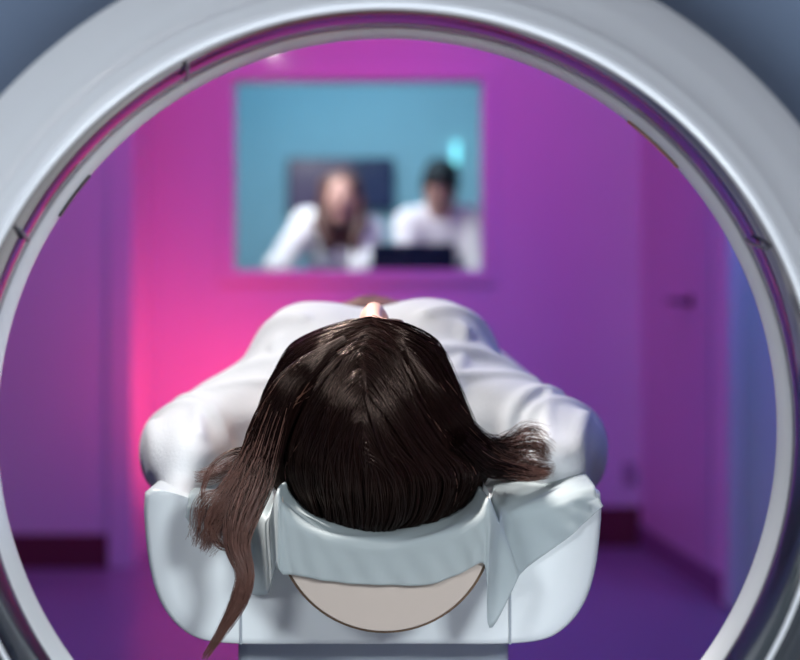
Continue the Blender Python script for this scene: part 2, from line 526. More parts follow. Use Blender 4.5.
def on_wall(a, out, z):
    return o0 + dv * a + nv * out + Vector((0, 0, z))


def wall_slab(bm, a0, a1, z0, z1, t0, t1):
    vs = [bm.verts.new(on_wall(a, t, z)) for a in (a0, a1) for t in (t0, t1) for z in (z0, z1)]
    for q in ((0, 1, 3, 2), (4, 6, 7, 5), (0, 4, 5, 1), (2, 3, 7, 6), (0, 2, 6, 4), (1, 5, 7, 3)):
        bm.faces.new([vs[i] for i in q])


bm = bmesh.new(); wall_slab(bm, 0.10, 0.90, 0.092, 2.05, 0.0005, 0.012)
door = tag(obj('door_1', bm, M_door, bevel=0.003), kind='structure')
bm = bmesh.new()
tube(bm, [on_wall(.70, .010, .985), on_wall(.70, .016, .985)], 0.026, 20)
tube(bm, [on_wall(.70, .012, .985), on_wall(.70, .055, .985), on_wall(.685, .062, .985), on_wall(.585, .062, .985)], .009, 12)
obj('door_handle', bm, M_metal, door, smooth=True)
sk = empty('wall_socket', (1.00, YB, 0.28))
bxobj('socket_plate', (.955, YB - .010, .245), (1.005, YB, .335), M_socket, sk, bevel=0.003)
tag(sk, 'small dark socket plate on the far wall beside the door corner', 'socket')

# window with frame and pane
bm = bmesh.new(); w_ = .052
for lo, hi in (((WX0 - w_, YB - .018, WZ0 - w_), (WX1 + w_, YB + .004, WZ0)), ((WX0 - w_, YB - .018, WZ1), (WX1 + w_, YB + .004, WZ1 + w_)),
               ((WX0 - w_, YB - .018, WZ0), (WX0, YB + .004, WZ1)), ((WX1, YB - .018, WZ0), (WX1 + w_, YB + .004, WZ1))):
    box(bm, lo, hi)
win = st(obj('window_1', bm, M_trim, bevel=0.004))
bxobj('window_pane', (WX0, YB + .05, WZ0), (WX1, YB + .056, WZ1), M_glass, win)

# control room shell
st(bxobj('wall_far', (-2.6, 7.4, 0), (2.4, 7.5, 2.6), M_ctrl))
st(bxobj('wall_east', (1.6, YB + .1, 0), (1.7, 7.4, 2.6), M_ctrl))
st(bxobj('wall_west', (-1.7, YB + .1, 0), (-1.6, 7.4, 2.6), M_ctrl))

# ------------------------------------------------------------------ scanner gantry
GX, GZ = 0.002, 0.877
g = empty('scanner_gantry', (GX, 1.1, 0.0))
tag(g, 'white and grey ring-shaped scanner gantry framing the view', 'scanner')


def squircle(r, a, n=4.0):
    c, s_ = abs(math.cos(a)), abs(math.sin(a))
    return r / ((c ** n + s_ ** n) ** (1 / n))


# bore funnel on the near side
bm = bmesh.new()
prof = [(.3658, 1.116), (.3690, 1.113), (.3715, 1.109), (.3775, 1.1000), (.3800, 1.0975), (.3812, 1.0950), (.3870, 1.0865), (.3945, 1.0765),
        (.3990, 1.0705), (.4030, 1.0640), (.4090, 1.0560), (.4140, 1.048)]
lathe_y(bm, prof, GX, GZ, 150, math.radians(-20), math.radians(200))
obj('bore_funnel', bm, M_gantry, g, smooth=True)
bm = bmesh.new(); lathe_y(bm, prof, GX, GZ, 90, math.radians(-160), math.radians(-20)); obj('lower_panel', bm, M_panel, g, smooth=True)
# near cover: rounded-square face blending into the funnel mouth
bm = bmesh.new(); n = 160; rows = []
for k_, (t, y) in enumerate(((0, 1.048), (.004, 1.040), (.012, 1.028), (.03, 1.010), (.06, .99), (.12, .965), (.25, .93), (.6, .89), (.9, .88), (1.0, .90), (1.03, .96), (1.03, 1.32), (1.0, 1.39), (.9, 1.42), (.5, 1.40), (.2, 1.365), (.06, 1.325), (.02, 1.292), (0.0, 1.27))):
    row = []
    for i in range(n):
        a = 2 * math.pi * i / n
        r0 = .414 if k_ < 11 else .374
        r1 = squircle(1.0, a, 5)
        r = r0 + (r1 - r0) * t
        row.append(bm.verts.new((GX + r * math.cos(a), y, GZ + r * math.sin(a) * (1.0 if math.sin(a) > 0 else 1.0 - .155 * max(0, t)))))
    rows.append(row)
for a, b in zip(rows, rows[1:]):
    for i in range(n): bm.faces.new((a[i], a[(i + 1) % n], b[(i + 1) % n], b[i]))
obj('outer_cover', bm, M_gface, g, smooth=True)
# dark glossy liner, grey gasket, pale rim
bm = bmesh.new(); lathe_y(bm, [(.3655, 1.116), (.3650, 1.119), (.3656, 1.199), (.3662, 1.201)], GX, GZ); obj('bore_liner', bm, M_liner, g, smooth=True)
bm = bmesh.new(); lathe_y(bm, [(.3662, 1.201), (.3658, 1.2015), (.3662, 1.2055), (.3682, 1.206)], GX, GZ); obj('bore_gasket', bm, M_rimg, g, smooth=True)
bm = bmesh.new(); lathe_y(bm, [(.3682, 1.206), (.3678, 1.2065), (.3660, 1.213), (.3642, 1.243), (.3646, 1.248), (.3658, 1.251), (.3690, 1.258), (.374, 1.27)], GX, GZ)
obj('bore_rim', bm, M_rim, g, smooth=True)
# raised lip between funnel and liner
bm = bmesh.new()
ring = [(.3655 + .0022 * math.cos(q), 1.113 + .0022 * math.sin(q)) for q in np.linspace(0, 2 * math.pi, 9)[:-1]]
lathe_y(bm, ring, GX, GZ, closed=True); obj('lip_ring', bm, M_gantry, g, smooth=True)
# tape strips and seams on the rim
for nm, a0, a1, mm in (('copper_strip', 42, 52, M_gold), ('seam_strip', 139.5, 147, M_black)):
    bm = bmesh.new()
    lathe_y(bm, [(.3641, 1.2380), (.3637, 1.2400), (.3641, 1.2475), (.3654, 1.2505)], GX, GZ, 24, math.radians(a0), math.radians(a1))
    o = obj(nm, bm, mm, g, smooth=True)
    so = o.modifiers.new('s', 'SOLIDIFY'); so.thickness = .0006
# small latch hooks in the liner
for a in (150, 27, 118):
    bm = bmesh.new(); pts = []
    for q in np.linspace(0, 1, 10):
        aa = math.radians(a + 1.6 * q); rr = .3630 - .002 * math.sin(math.pi * q)
        pts.append((GX + rr * math.cos(aa), 1.135 + .05 * q, GZ + rr * math.sin(aa)))
    tube(bm, pts, .0016, 8); obj('latch_hook', bm, M_rimg, g, smooth=True)

# ------------------------------------------------------------------ patient table
TX = -0.0135
tb = empty('scanner_table', (TX, 2.4, 0.0))
tag(tb, 'white rounded scanner table carrying the lying person', 'scanner table')


def zc(py, Y=1.445): return 1.0 - (py - 297) / F * Y
def xc(px, Y=1.445): return (px - 385) / F * Y


half = [(230, 494), (231, 512), (229, 540), (225, 570), (217, 598), (204, 620), (186, 636), (166, 643), (130, 646), (70, 646), (0, 646)]
out = spline([(xc(372.5 + a), zc(b)) for a, b in half], 44).tolist()
top = spline([(xc(372.5), zc(533)), (xc(372.5 + 90), zc(520)), (xc(372.5 + 165), zc(503)), (xc(372.5 + 205), zc(491)), (xc(372.5 + 222), zc(489)), (xc(372.5 + 230), zc(494))], 24).tolist()
right = top[:-1] + out
sec = right + [(2 * TX - x, z) for x, z in reversed(right[1:-1])]
bm = bmesh.new(); rows = []
cz_ = zc(560)
for y, s_ in ((1.445, .90), (1.4452, .965), (1.448, .985), (1.454, .996), (1.464, 1.0), (2.2, 1.0), (3.45, 1.0), (3.47, .97), (3.475, .9)):
    rows.append([bm.verts.new((TX + (x - TX) * s_, y, cz_ + (z - cz_) * s_)) for x, z in sec])
n = len(sec)
for a, b in zip(rows, rows[1:]):
    for i in range(n): bm.faces.new((a[i], a[(i + 1) % n], b[(i + 1) % n], b[i]))
bm.faces.new(rows[0]); bm.faces.new(rows[-1])
o = obj('tabletop', bm, M_table, tb, smooth=True); o.data.set_sharp_from_angle(angle=math.radians(60))
for px in (241, 510):
    bxobj('seam', (xc(px) - .0012, 1.4435, zc(644)), (xc(px) + .0012, 1.4452, zc(585)), M_seam, tb)
# head holder: half-round cup projecting from the end
HX, HZ, HR = 0.0, zc(524, 1.36), .1115
HX = (385 - 385) / F
NC = 41
QS = np.linspace(0, math.pi, NC)
cup = [(HX + HR * math.cos(q), HZ - HR * math.sin(q)) for q in QS]
inner = [(HX + (HR - .004) * math.cos(q), HZ + .030 - .050 * math.sin(q)) for q in QS]
cup[0] = (HX + HR, HZ); cup[-1] = (HX - HR, HZ)


def u_block(bm, a, b, y0, y1):
    """solid between an outer and an inner curve, along Y"""
    V_ = [[bm.verts.new((x, y, z)) for x, z in c] for y in (y0, y1) for c in (a, b)]
    o0_, i0_, o1_, i1_ = V_
    for k in range(len(a) - 1):
        bm.faces.new((o0_[k], o0_[k + 1], i0_[k + 1], i0_[k])); bm.faces.new((o1_[k], o1_[k + 1], i1_[k + 1], i1_[k]))
        bm.faces.new((o0_[k], o0_[k + 1], o1_[k + 1], o1_[k])); bm.faces.new((i0_[k], i0_[k + 1], i1_[k + 1], i1_[k]))
    for k in (0, -1): bm.faces.new((o0_[k], i0_[k], i1_[k], o1_[k]))


bm = bmesh.new(); u_block(bm, cup, inner, 1.366, 1.462)
hh = obj('head_holder', bm, M_table, tb, bevel=0.0015)
bm = bmesh.new(); sc = lambda p, s_: (HX + (p[0] - HX) * s_, HZ - .03 + (p[1] - HZ + .03) * s_)
u_block(bm, [sc(p, .975) for p in cup], [sc(p, .975) for p in inner], 1.360, 1.3662)
obj('end_plate', bm, M_beige, hh, bevel=0.0010)
bm = bmesh.new()
tube(bm, [(p[0], 1.3645, p[1]) for p in [sc(q, .990) for q in cup]], .0017, 8)
obj('plate_trim', bm, M_bronze, hh, smooth=True)
# lift column
bm = bmesh.new()
pts = []
for sx, sy in ((1, -1), (1, 1), (-1, 1), (-1, -1)):
    pass
bxobj('carriage', (TX - .155, 1.52, .565), (TX + .155, 3.3, .628), M_ped, tb, bevel=.012)
bxobj('column', (TX - .140, 1.75, .10), (TX + .140, 2.9, .575), M_ped, tb, bevel=.03)
bxobj('base', (TX - .20, 1.6, 0.0), (TX + .20, 3.1, .11), M_ped, tb, bevel=.03)
bm.free()

# ------------------------------------------------------------------ paper sheet over the head end
def cup_z(x):
    q = max(-1, min(1, (x - HX) / (HR - .004)))
    return HZ + .030 - .050 * math.sqrt(max(0, 1 - q * q)) + .003


def tab_z(x):
    a = [p for p in top]
    xs = [p[0] for p in a]; zs = [p[1] for p in a]
    return float(np.interp(abs(x - TX) + TX, xs, zs)) + .003


cols = []       # each: points from inside to hem
YF, YT = 1.3555, 1.4405


def cupcol(px, hem, yf=YF):
    x = (px - 385) / F * yf; z = cup_z(x)
    pts_ = [(x * .96, 1.50, max(z, tab_z(x))), (x * .98, 1.44, z), (x, 1.385, z + .001), (x, yf + .006, z + .0005), (x, yf, z - .006)]
    h = 1.0 - (hem - 297) / F * yf
    z0 = z - .006
    for q in (.3, .65, 1.0): pts_.append((x + .001 * math.sin(9 * q + px), yf - .003 * q, z0 + (h - z0) * q))
    return pts_


def tabcol(pxt, pxh, hem, yt=YT, bulge=.004):
    xt = (pxt - 385) / F * yt; xh = (pxh - 385) / F * yt
    z = tab_z(xt)
    pts_ = [(xt, 1.58, z + .004), (xt, 1.52, z + .003), (xt, 1.468, z + .002), (xt, yt + .008, z - .001), (xt, yt - .001, z - .009)]
    h = 1.0 - (hem - 297) / F * yt; z0 = z - .009
    for q in (.3, .65, 1.0): pts_.append((xt + (xh - xt) * q, yt - .002 - bulge * q, z0 + (h - z0) * q))
    return pts_


cols.append(tabcol(188, 186, 516)); cols.append(tabcol(206, 203, 540)); cols.append(tabcol(226, 222, 533))
cols.append(tabcol(246, 246, 588)); cols.append(tabcol(262, 266, 592, YT, .008))
c = tabcol(268, 271, 586, 1.41, .0); cols.append([(p[0], min(p[1], 1.50), p[2]) for p in c])
for px, hem in ((277, 566), (283, 573), (300, 576), (330, 580), (365, 584), (400, 585), (435, 582), (462, 573), (480, 562)):
    cols.append(cupcol(px, hem))
c = cupcol(489, 568); c[-1] = (c[-1][0] - .004, c[-1][1] + .004, c[-1][2] - .004); cols.append(c)
c = tabcol(498, 490, 630, 1.375, .0); cols.append([(p[0], min(p[1], 1.50), p[2] + .002) for p in c])
c = tabcol(501, 519, 575, 1.39, .0); cols.append([(p[0], min(p[1], 1.50), p[2] + .002) for p in c])
cols.append(tabcol(506, 503, 595, 1.43, .002)); cols.append(tabcol(520, 525, 567)); cols.append(tabcol(548, 566, 538)); cols.append(tabcol(575, 586, 520)); cols.append(tabcol(596, 602, 504))
A = np.array(cols)                                         # (C, 8, 3)
A = np.stack([spline(A[:, i], 150) for i in range(A.shape[1])], 1)
A = np.stack([spline(A[j], 40) for j in range(A.shape[0])], 0)
u, v = np.meshgrid(np.arange(150), np.arange(40), indexing='ij')
A[..., 1] += (.0012 * np.sin(u * .55 + v * .12) + .0009 * np.sin(u * 1.13 - v * .31)) * np.clip((v - 20) / 15, 0, 1)
A[..., 2] += .0008 * np.sin(u * .37 + v * .5)
ids = np.arange(150 * 40).reshape(150, 40)
fq = np.stack([ids[:-1, :-1], ids[1:, :-1], ids[1:, 1:], ids[:-1, 1:]], -1).reshape(-1, 4)
pp = npobj('paper_sheet', A.reshape(-1, 3), fq, M_paper)
so = pp.modifiers.new('s', 'SOLIDIFY'); so.thickness = .0004
tag(pp, 'thin bluish white paper sheet hanging over the head end of the table', 'paper sheet')

# ------------------------------------------------------------------ the lying person
BX = -0.016
ta = math.radians(11)
HC = np.array([BX + .003, 1.509, .888])
HRm = np.array([[-1, 0, 0], [0, -math.cos(ta), math.sin(ta)], [0, math.sin(ta), math.cos(ta)]]).T   # right, up, forward
fd = Field((-.50, 1.33, .60), (.48, 3.12, 1.08), .0045)
L = head_prims(fd, HC, HRm)
fd.cap((BX, 1.56, .85), (BX, 1.67, .845), .050, .056, .03)
B = lambda x, y, z: (BX + x, y, z)
fd.ell(B(0, 1.80, .853), (.155, .20, .095), None, .05)
fd.ell(B(0, 1.69, .850), (.165, .07, .065), None, .05)
fd.ell(B(0, 2.02, .845), (.125, .16, .085), None, .05)
fd.ell(B(0, 2.20, .842), (.165, .14, .095), None, .05)
for s_ in (-1, 1):
    fd.ell(B(s_ * .085, 1.84, .925), (.062, .066, .055), None, .03)
    sh, el, wr = B(s_ * .152, 1.665, .826), B(s_ * .256, 1.92, .786), B(s_ * .090, 2.04, .950)
    fd.chain([sh, el], [.050, .038], .03); fd.chain([el, wr], [.038, .027], .02)
    hp, kn, an = B(s_ * .085, 2.24, .842), B(s_ * .085, 2.62, .835), B(s_ * .08, 2.97, .815)
    fd.chain([hp, kn], [.080, .055], .03); fd.chain([kn, an], [.055, .036], .02)
    fd.ell(B(s_ * .082, 2.76, .815), (.048, .10, .050), None, .03)
    fd.ell(B(s_ * .08, 3.00, .800), (.034, .034, .040), None, .03)
    fd.cap(B(s_ * .08, 3.01, .83), B(s_ * .095, 3.035, .955), .034, .024, .02)
    for i in range(5):
        fd.cap(B(s_ * (.072 + .014 * i), 3.033, .955), B(s_ * (.073 + .0155 * i), 3.04, .985 - .006 * i), .0085 - .0006 * i, .007 - .0006 * i, .004)
hand_prims(fd, B(-.090, 2.04, .952), (1, .10, .22), (0, -.15, 1), 1, .55)
hand_prims(fd, B(.090, 2.04, .956), (-1, .12, .42), (0, -.15, 1), -1, .75)
V, Fq = fd.mesh(2)
person = npobj('person', V, Fq, [M_skin, M_lips, M_brow])
face_materials(person, V, Fq, L)
tag(person, 'person in a white gown lying face up on the scanner table, hands folded', 'person')
del fd

# gown
gd = Field((-.55, 1.41, .62), (.53, 2.95, 1.09), .0055)
gd.ell(B(0, 1.80, .850), (.172, .215, .108), None, .035)
gd.ell(B(0, 1.705, .855), (.190, .085, .072), None, .035)
gd.ell(B(0, 2.02, .845), (.150, .18, .100), None, .035)
gd.ell(B(0, 2.22, .838), (.190, .18, .108), None, .035)
gd.cap(B(0, 2.3, .832), B(0, 2.72, .825), .10, .085, .035)
for s_ in (-1, 1):
    gd.ell(B(s_ * .080, 1.84, .930), (.082, .110, .068), None, .055)
    gd.cap(B(s_ * .09, 1.80, .905), B(s_ * .185, 1.72, .826), .055, .045, .04)
    gd.ell(B(s_ * .15, 1.78, .848), (.090, .17, .046), None, .035)
    gd.cap(B(s_ * .11, 1.66, .825), B(s_ * .175, 1.86, .815), .045, .045, .035)
    gd.cap(B(s_ * .10, 1.85, .890), B(s_ * .21, 1.84, .805), .050, .045, .035)
    gd.cap(B(s_ * .085, 2.24, .842), B(s_ * .10, 2.74, .825), .095, .085, .035)
    sh, el, wr = B(s_ * .155, 1.665, .822), B(s_ * .258, 1.92, .786), B(s_ * .098, 2.035, .940)
    mid = B(s_ * .224, 1.77, .798)
    gd.chain([sh, mid, el], [.058, .058, .058], .035)
    gd.chain([el, wr], [.056, .042], .03)
    gd.cap(B(s_ * .15, 1.85, .83), B(s_ * .25, 1.87, .80), .07, .05, .035)      # cloth between sleeve and side
    gd.cap(B(s_ * .205, 1.535, .808), B(s_ * .250, 1.72, .800), .026, .050, .035)
    gd.ell(B(s_ * .225, 1.66, .815), (.058, .12, .045), None, .035)
# sleeve cloth slumped over the near left edge of the table
gd.cap((-.222, 1.455, .768), (-.232, 1.56, .800), .010, .030, .03)
V, Fq = gd.mesh(9)
N = normals(V, Fq)
d = .0035 * wave_noise(V * np.array([1.2, .55, 1.0]), 26, 3) + .0010 * wave_noise(V * np.array([1.0, .7, 1.3]), 60, 5)
folds = []
for s_ in (-1, 1):
    for (xa, ya), (xb, yb), am, w_f in (((.03, 1.60), (.22, 1.70), .006, .009), ((.05, 1.66), (.27, 1.80), .007, .012), ((.15, 1.56), (.25, 1.72), .007, .009),
                                        ((.20, 1.53), (.22, 1.68), .006, .008), ((.09, 1.76), (.29, 1.88), .006, .012), ((.19, 1.60), (.32, 1.76), .006, .010),
                                        ((.24, 1.50), (.27, 1.62), .006, .008), ((.10, 1.58), (.13, 1.74), .005, .010), ((.26, 1.84), (.31, 1.98), .006, .010)):
        jx, jy = rng.normal(0, .008, 2)
        folds.append(((BX + s_ * xa + jx, ya + jy, 0), (BX + s_ * xb + jx, yb - jy, 0), am, w_f))
flat = V * np.array([1, 1, 0]); fold_h = np.zeros(len(V))
for a, b, am, w_f in folds:
    q = seg_dist(flat, a, b)
    fold_h = np.maximum(fold_h, am * np.exp(-(q / w_f) ** 2))
V = V + N * (d + fold_h)[:, None]
gown = npobj('gown', V, Fq, M_gown, person)
del gd

# ---- hair
rows_px = np.array([[322, 352, 392, 1.446], [327, 332, 411, 1.430], [341, 304, 431, 1.408], [360, 286, 444, 1.392], [400, 266, 460, 1.377], [440, 259, 476, 1.373],
                    [470, 264, 490, 1.377], [500, 285, 474, 1.391], [520, 303, 450, 1.406], [534, 345, 400, 1.430]])
YE = 1.505
hz = 1.0 - (rows_px[:, 0] - 297) / F * 1.43
hx0 = (rows_px[:, 1] - 385) / F * 1.495; hx1 = (rows_px[:, 2] - 385) / F * 1.495
tt = np.linspace(0, 1, len(hz))
fine = np.linspace(0, 1, 200)
prof_s = spline(np.stack([hz, hx0, hx1, rows_px[:, 3]], 1), 200)


def hair_pt(t, th, off=0.0):
    z = np.interp(t, fine, prof_s[:, 0]); a = np.interp(t, fine, prof_s[:, 1]); b = np.interp(t, fine, prof_s[:, 2]); yf = np.interp(t, fine, prof_s[:, 3])
    c = np.clip(.45 * a + .55 * b, -.02, 0.0) * 0 + (a + b) / 2
    w = (b - a) / 2
    x = c + (w + off) * np.sin(th); y = YE - (YE - yf + off) * np.cos(th)
    zc_ = .872
    z = z + off * (z - zc_) / .1
    return np.stack([x, y, z], -1)


tg, hg = np.meshgrid(np.linspace(0, 1, 60), np.linspace(-math.radians(112), math.radians(112), 70), indexing='ij')
cap_v = hair_pt(tg, hg, -.006).reshape(-1, 3)
ids = np.arange(60 * 70).reshape(60, 70)
cap_f = np.stack([ids[:-1, :-1], ids[1:, :-1], ids[1:, 1:], ids[:-1, 1:]], -1).reshape(-1, 4)

MS = 26
allp, allr = [], []


def add_cap(n_guides, per):
    tau = np.linspace(0, 1, MS)[None]
    G = n_guides
    side = np.where(rng.random(G) < .53, -1, 1)
    t0 = rng.random(G) ** 1.1 * .60
    th1 = np.clip(108 * (1 - (t0 / .60) ** .8) + rng.normal(0, 7, G), 3, 110)
    low = rng.random(G) < .25; th1[low] *= rng.uniform(.3, 1, low.sum())
    t1 = np.clip(1.0 - .0042 * np.maximum(th1 - 25, 0) + rng.normal(0, .03, G), .5, 1.0)
    th1 = np.radians(th1)
    for gi in range(G):
        n = per
        s_ = side[gi]
        tj = np.clip(t0[gi] + rng.normal(0, .012, n), 0, .9)[:, None]
        te = np.clip(t1[gi] + rng.normal(0, .010, n), .2, 1.0)[:, None]
        hj = rng.normal(.0, .022, n)[:, None]
        he = (th1[gi] + rng.normal(0, .016, n))[:, None]
        p = 1.9 + .25 * math.sin(gi)
        th = s_ * (hj + (he - hj) * (1 - (1 - tau) ** p))
        t = tj + (te - tj) * tau ** (1.35 + .1 * math.cos(gi * 1.7))
        ph = rng.uniform(0, 6.28); am = rng.uniform(.01, .045)
        th = th + am * np.sin(tau * rng.uniform(4, 8) + ph) * tau
        clump = .35 + .65 * np.abs(np.cos(math.pi * (tau * 1.0 + rng.uniform(0, 1))))
        off = (rng.uniform(-.0080, .0035) + rng.normal(0, .0012, n)[:, None] * clump)
        off = off + .0015 * np.exp(-(tau / .10) ** 2)
        allp.append(hair_pt(t, th, off)); allr.append(np.broadcast_to(.00048 * (1 - .4 * tau), (n, MS)))


add_cap(440, 12)
n_cap = len(allp)


def add_lock(ctrl, rad, n, flat=1.0, curl=.0, seed=0, tipspread=0.25, rstr=.00030):
    """ctrl rows (px, py, Y): a lock of n strands about a guide"""
    r_ = np.random.default_rng(seed + 100)
    pts_ = spline([P(*c_)[:] for c_ in ctrl], MS); rr = np.interp(np.linspace(0, 1, MS), np.linspace(0, 1, len(rad)), rad)
    T = np.gradient(pts_, axis=0); T /= np.linalg.norm(T, axis=1)[:, None]
    U = np.cross(T, np.array([0, 1, 0])); U /= np.maximum(np.linalg.norm(U, axis=1), 1e-6)[:, None]; Wv = np.cross(T, U)
    tau = np.linspace(0, 1, MS)
    for i in range(int(n * 1.8)):
        a0 = r_.uniform(0, 6.28); q = math.sqrt(r_.random()); tw = r_.normal(0, .6)
        a_ = a0 + tw * tau
        wob = curl * np.sin(tau * r_.uniform(5, 9) + r_.uniform(0, 6.28)) * tau
        R_ = rr * (q + tipspread * r_.normal() * tau ** 2)
        p = pts_ + U * ((R_ * np.cos(a_)) + wob)[:, None] + Wv * ((R_ * np.sin(a_)) * flat + wob * .5)[:, None]
        e = r_.uniform(.78, 1.0)                            # strands end at different lengths
        k_ = np.linspace(0, e, MS) * (MS - 1)
        p = np.stack([np.interp(k_, np.arange(MS), p[:, d_]) for d_ in range(3)], 1)
        allp.append(p[None]); allr.append((rstr * (1 - .5 * tau))[None])


# the long lock falling over the table end, left
add_lock([(345, 338, 1.409), (292, 378, 1.388), (266, 435, 1.392), (256, 480, 1.385), (242, 515, 1.372), (237, 545, 1.362), (245, 572, 1.356), (240, 598, 1.354), (224, 628, 1.354), (203, 660, 1.354)],
         [.003, .013, .021, .020, .018, .013, .009, .0085, .005, .0012], 330, .6, .002, 1, .1)
add_lock([(335, 350, 1.40), (280, 400, 1.390), (258, 455, 1.388), (238, 490, 1.382), (222, 512, 1.376), (212, 535, 1.376), (202, 552, 1.378)],
         [.003, .014, .019, .017, .014, .010, .006], 170, .6, .004, 2, .5)
add_lock([(272, 440, 1.40), (250, 468, 1.40), (224, 498, 1.392), (208, 505, 1.39), (203, 525, 1.39), (196, 548, 1.39)], [.014, .014, .013, .012, .010, .009], 90, .6, .006, 3, .6)
add_lock([(268, 445, 1.43), (240, 462, 1.43), (214, 474, 1.43), (194, 478, 1.435)], [.010, .010, .008, .005], 60, .6, .004, 4, .6)
add_lock([(262, 450, 1.41), (232, 452, 1.41), (212, 466, 1.40), (203, 490, 1.395), (204, 508, 1.39)], [.006, .004, .002, .002, .003], 16, .6, .002, 5, .5)
add_lock([(262, 470, 1.395), (236, 505, 1.378), (214, 530, 1.372), (224, 546, 1.37), (240, 536, 1.37)], [.010, .010, .007, .004, .003], 40, .6, .003, 6, .5)
# hair spread on the right beside the shoulder
add_lock([(405, 350, 1.40), (448, 415, 1.41), (488, 456, 1.45), (520, 466, 1.48), (555, 470, 1.50)], [.003, .016, .018, .012, .006], 240, .6, .002, 7, .4)
add_lock([(440, 395, 1.42), (472, 440, 1.45), (505, 448, 1.49), (535, 446, 1.51), (552, 458, 1.51)], [.012, .014, .012, .012, .010], 120, .6, .004, 8, .6)
add_lock([(450, 420, 1.42), (480, 450, 1.47), (510, 440, 1.50), (530, 430, 1.52), (548, 440, 1.525)], [.010, .010, .010, .010, .009], 50, .6, .005, 9, .7)
add_lock([(460, 440, 1.40), (490, 466, 1.44), (525, 474, 1.46), (550, 474, 1.47)], [.012, .013, .008, .003], 130, .6, .001, 10, .3)
# flyaway strands
for i in range(46):
    s_ = -1 if i % 2 else 1
    a = rng.uniform(.02, .4); th = np.radians(np.linspace(4, rng.uniform(40, 100), MS)) * s_
    t = a + np.linspace(0, 1, MS) ** 1.4 * rng.uniform(.2, .5)
    allp.append(hair_pt(t[None], th[None], (np.linspace(0, 1, MS) * rng.uniform(.001, .004))[None])); allr.append(np.full((1, MS), .0003))
is_lock = np.concatenate([np.full(len(p), i_ >= n_cap) for i_, p in enumerate(allp)])
paths = np.concatenate(allp); rads = np.concatenate([np.broadcast_to(r, (len(p), MS)) for p, r in zip(allp, allr)])
hv, hf = strands_mesh(paths, rads)
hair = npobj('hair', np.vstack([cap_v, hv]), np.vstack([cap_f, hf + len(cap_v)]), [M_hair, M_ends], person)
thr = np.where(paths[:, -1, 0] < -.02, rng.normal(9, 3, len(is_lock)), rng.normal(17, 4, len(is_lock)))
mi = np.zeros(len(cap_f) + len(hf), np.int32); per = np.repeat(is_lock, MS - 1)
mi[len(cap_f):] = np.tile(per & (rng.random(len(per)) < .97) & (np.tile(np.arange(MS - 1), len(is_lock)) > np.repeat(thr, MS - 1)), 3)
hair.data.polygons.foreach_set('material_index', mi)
tag(hair, 'long dark brown hair')


# ------------------------------------------------------------------ control room
def standing_person(name, J, skin_lbl, hair_m, long_hair, label, coat_lo):
    f = Field(np.array(J['pelvis']) - np.array([.65, 1.0, 1.0]), np.array(J['pelvis']) + np.array([.65, .7, .85]), .011)
    hr = np.array(J['headR']).T
    LL = head_prims(f, J['head'], hr)
    f.cap(J['head'] - hr[:, 1] * .07, J['neck'], .052, .056, .03)
    ch = np.array(J['chest']); pe = np.array(J['pelvis'])
    f.cap(ch, pe, .125, .125, .05)
    f.cap(J['sl'], J['sr'], .062, .062, .05)
    c_ = Field(f.lo, f.lo + f.h * (f.n - 1), .011)
    c_.cap(ch, pe, .150, .155, .05); c_.cap(J['sl'], J['sr'], .080, .080, .06); c_.cap(J['neck'], ch, .075, .12, .06)
    c_.cap(pe, pe - np.array([0, -.04, .42]), .165, .20, .06)
    for q in ('l', 'r'):
        f.chain([J['s' + q], J['e' + q], J['w' + q]], [.048, .038, .028], .03)
        c_.chain([J['s' + q], J['e' + q], J['w' + q]], [.068, .058, .048], .04)
        w, e = np.array(J['w' + q]), np.array(J['e' + q]); dd = w - e
        hand_prims(f, w, J.get('hd', (0, -1, -.35)), (0, 0, 1), 1 if q == 'l' else -1, .4, 1.0, .004)
        hp = pe + np.array([-.09 if q == 'l' else .09, 0, -.05]); ft = np.array([hp[0], pe[1] + .04, .08])
        f.chain([hp, (hp + ft) / 2 + np.array([0, -.02, 0]), ft], [.088, .058, .042], .03)
        f.cap(ft + np.array([0, .03, -.035]), ft + np.array([0, -.16, -.05]), .042, .030, .02)
    V, Fq = f.mesh(1)
    o = npobj(name, V, Fq, [M_skin, M_lips, hair_m]); face_materials(o, V, Fq, LL)
    tag(o, label, 'person')
    V, Fq = c_.mesh(2); N_ = normals(V, Fq)
    V = V + N_ * (.006 * wave_noise(V, 22, 8))[:, None]
    npobj('lab_coat', V, Fq, M_coat, o)
    h = Field(np.array(J['head']) - .36, np.array(J['head']) + .24, .008)
    Lh = lambda x, y, z: np.array(J['head']) + hr @ (np.array([x, y, z]) * .96)
    h.ell(Lh(0, .050, -.034), np.array([.086, .094, .094]), hr, .02)
    if long_hair:
        for s_ in (-1, 1):
            h.chain([Lh(s_ * .058, .07, -.005), Lh(s_ * .084, -.02, -.005), Lh(s_ * .088, -.11, .02), Lh(s_ * .070, -.22, .075)], [.032, .026, .032, .022], .03)
            h.chain([Lh(s_ * .03, .05, -.07), Lh(s_ * .04, -.12, -.06), Lh(s_ * .04, -.2, -.04)], [.05, .06, .04], .03)
    else:
        h.ell(Lh(0, .085, .035), np.array([.070, .042, .062]), hr, .02)
        for s_ in (-1, 1): h.ell(Lh(s_ * .070, .035, .02), np.array([.014, .05, .04]), hr, .015)
    V, Fq = h.mesh(1); N_ = normals(V, Fq); V = V + N_ * (.0035 * wave_noise(V * np.array([2, 2, .6]), 60, 4))[:, None]
    npobj('hair', V, Fq, hair_m, o)
    return o


def frame(fwd, roll=0.0):
    f = np.array(fwd, float); f /= np.linalg.norm(f)
    up = np.array([math.sin(roll), 0, math.cos(roll)]); up -= f * (up @ f); up /= np.linalg.norm(up)
    return np.array([np.cross(up, f) * -1, up, f]) * np.array([[-1], [1], [1]])


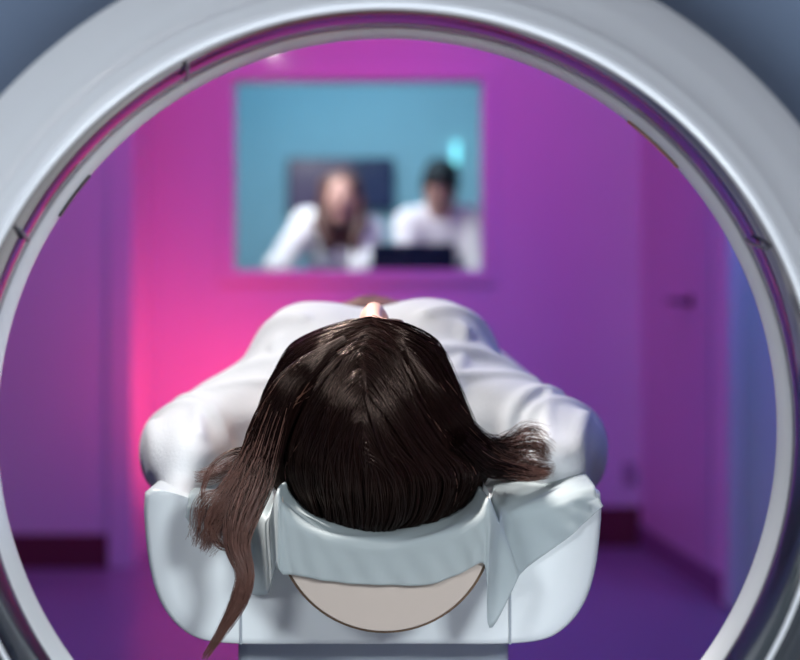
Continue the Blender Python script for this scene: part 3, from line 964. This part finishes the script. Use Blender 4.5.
standing_person('person', dict(head=np.array([-.198, 5.93, 1.430]), headR=frame((.05, -1, .06)), neck=np.array([-.20, 6.02, 1.34]),
                chest=np.array([-.215, 6.10, 1.20]), pelvis=np.array([-.22, 6.28, .93]),
                sl=np.array([-.345, 6.03, 1.320]), sr=np.array([-.085, 6.03, 1.295]), el=np.array([-.475, 5.86, 1.13]), er=np.array([-.09, 5.86, 1.12]),
                wl=np.array([-.44, 5.80, .90]), wr=np.array([-.07, 5.80, .88])),
                None, M_hair2, True, 'person with long brown hair and a white coat behind the window', 1.0)
standing_person('person', dict(head=np.array([.250, 6.02, 1.480]), headR=frame((-.25, -1, -.45)), neck=np.array([.262, 6.10, 1.385]),
                chest=np.array([.265, 6.15, 1.23]), pelvis=np.array([.28, 6.30, .93]),
                sl=np.array([.115, 6.08, 1.335]), sr=np.array([.395, 6.08, 1.345]), el=np.array([.09, 5.98, 1.10]), er=np.array([.43, 5.98, 1.12]),
                wl=np.array([.13, 5.80, .88]), wr=np.array([.42, 5.80, .88])),
                None, M_hair3, False, 'person with short black hair and a white coat looking down behind the window', 1.0)

dk = empty('control_desk', (0, 5.8, 0))
bxobj('desk_top', (-1.1, 5.47, .72), (.95, 5.86, .75), M_desk, dk, bevel=.004)
for x in (-1.07, .89):
    bxobj('desk_leg', (x, 5.49, 0), (x + .03, 5.84, .72), M_metal, dk)
tag(dk, 'control room desk under the window', 'desk')


def monitor(name, x0, x1, z0, z1, y, scr, label, wall=False, facing=-1, group=None):
    o = empty(name, ((x0 + x1) / 2, y, z0)); tag(o, label, 'monitor', group)
    bxobj('housing', (x0, y, z0), (x1, y + .03, z1), M_screen, o, bevel=.006)
    ys = y - .0015 if facing < 0 else y + .030
    bxobj('screen', (x0 + .012, ys, z0 + .015), (x1 - .012, ys + .0015, z1 - .012), scr, o)
    if wall:
        bxobj('wall_bracket', ((x0 + x1) / 2 - .05, y + .03, (z0 + z1) / 2 - .05), ((x0 + x1) / 2 + .05, 7.4, (z0 + z1) / 2 + .05), M_metal, o)
    else:
        bxobj('stand_neck', ((x0 + x1) / 2 - .025, y - .012, .765), ((x0 + x1) / 2 + .025, y, z0 + .12), M_metal, o)
        bxobj('stand_base', ((x0 + x1) / 2 - .11, y - .08, .75), ((x0 + x1) / 2 + .11, y + .08, .766), M_metal, o, bevel=.004)
    return o


monitor('desk_monitor', -.060, .300, .89, 1.228, 5.66, M_screen3, 'dark desk monitor seen from behind in the window corner, below the black-haired person', False, 1)
monitor('wall_monitor', -.535, -.165, 1.45, 1.765, 7.34, M_screen2, 'purple grey wall monitor behind the head of the long-haired person', True)
monitor('wall_monitor', -.160, .050, 1.48, 1.765, 7.34, M_screen3, 'narrow navy wall monitor between the two persons behind the window', True)
lp = empty('wall_lamp', (.385, 7.4, 1.78))
bm = bmesh.new(); tube(bm, [(.392, 7.36, 1.735), (.392, 7.36, 1.855)], .018, 16); obj('lamp_tube', bm, M_glow, lp, smooth=True)
bxobj('lamp_bracket', (.377, 7.37, 1.77), (.407, 7.40, 1.82), M_metal, lp)
tag(lp, 'small glowing cyan lamp on the control room wall', 'lamp')
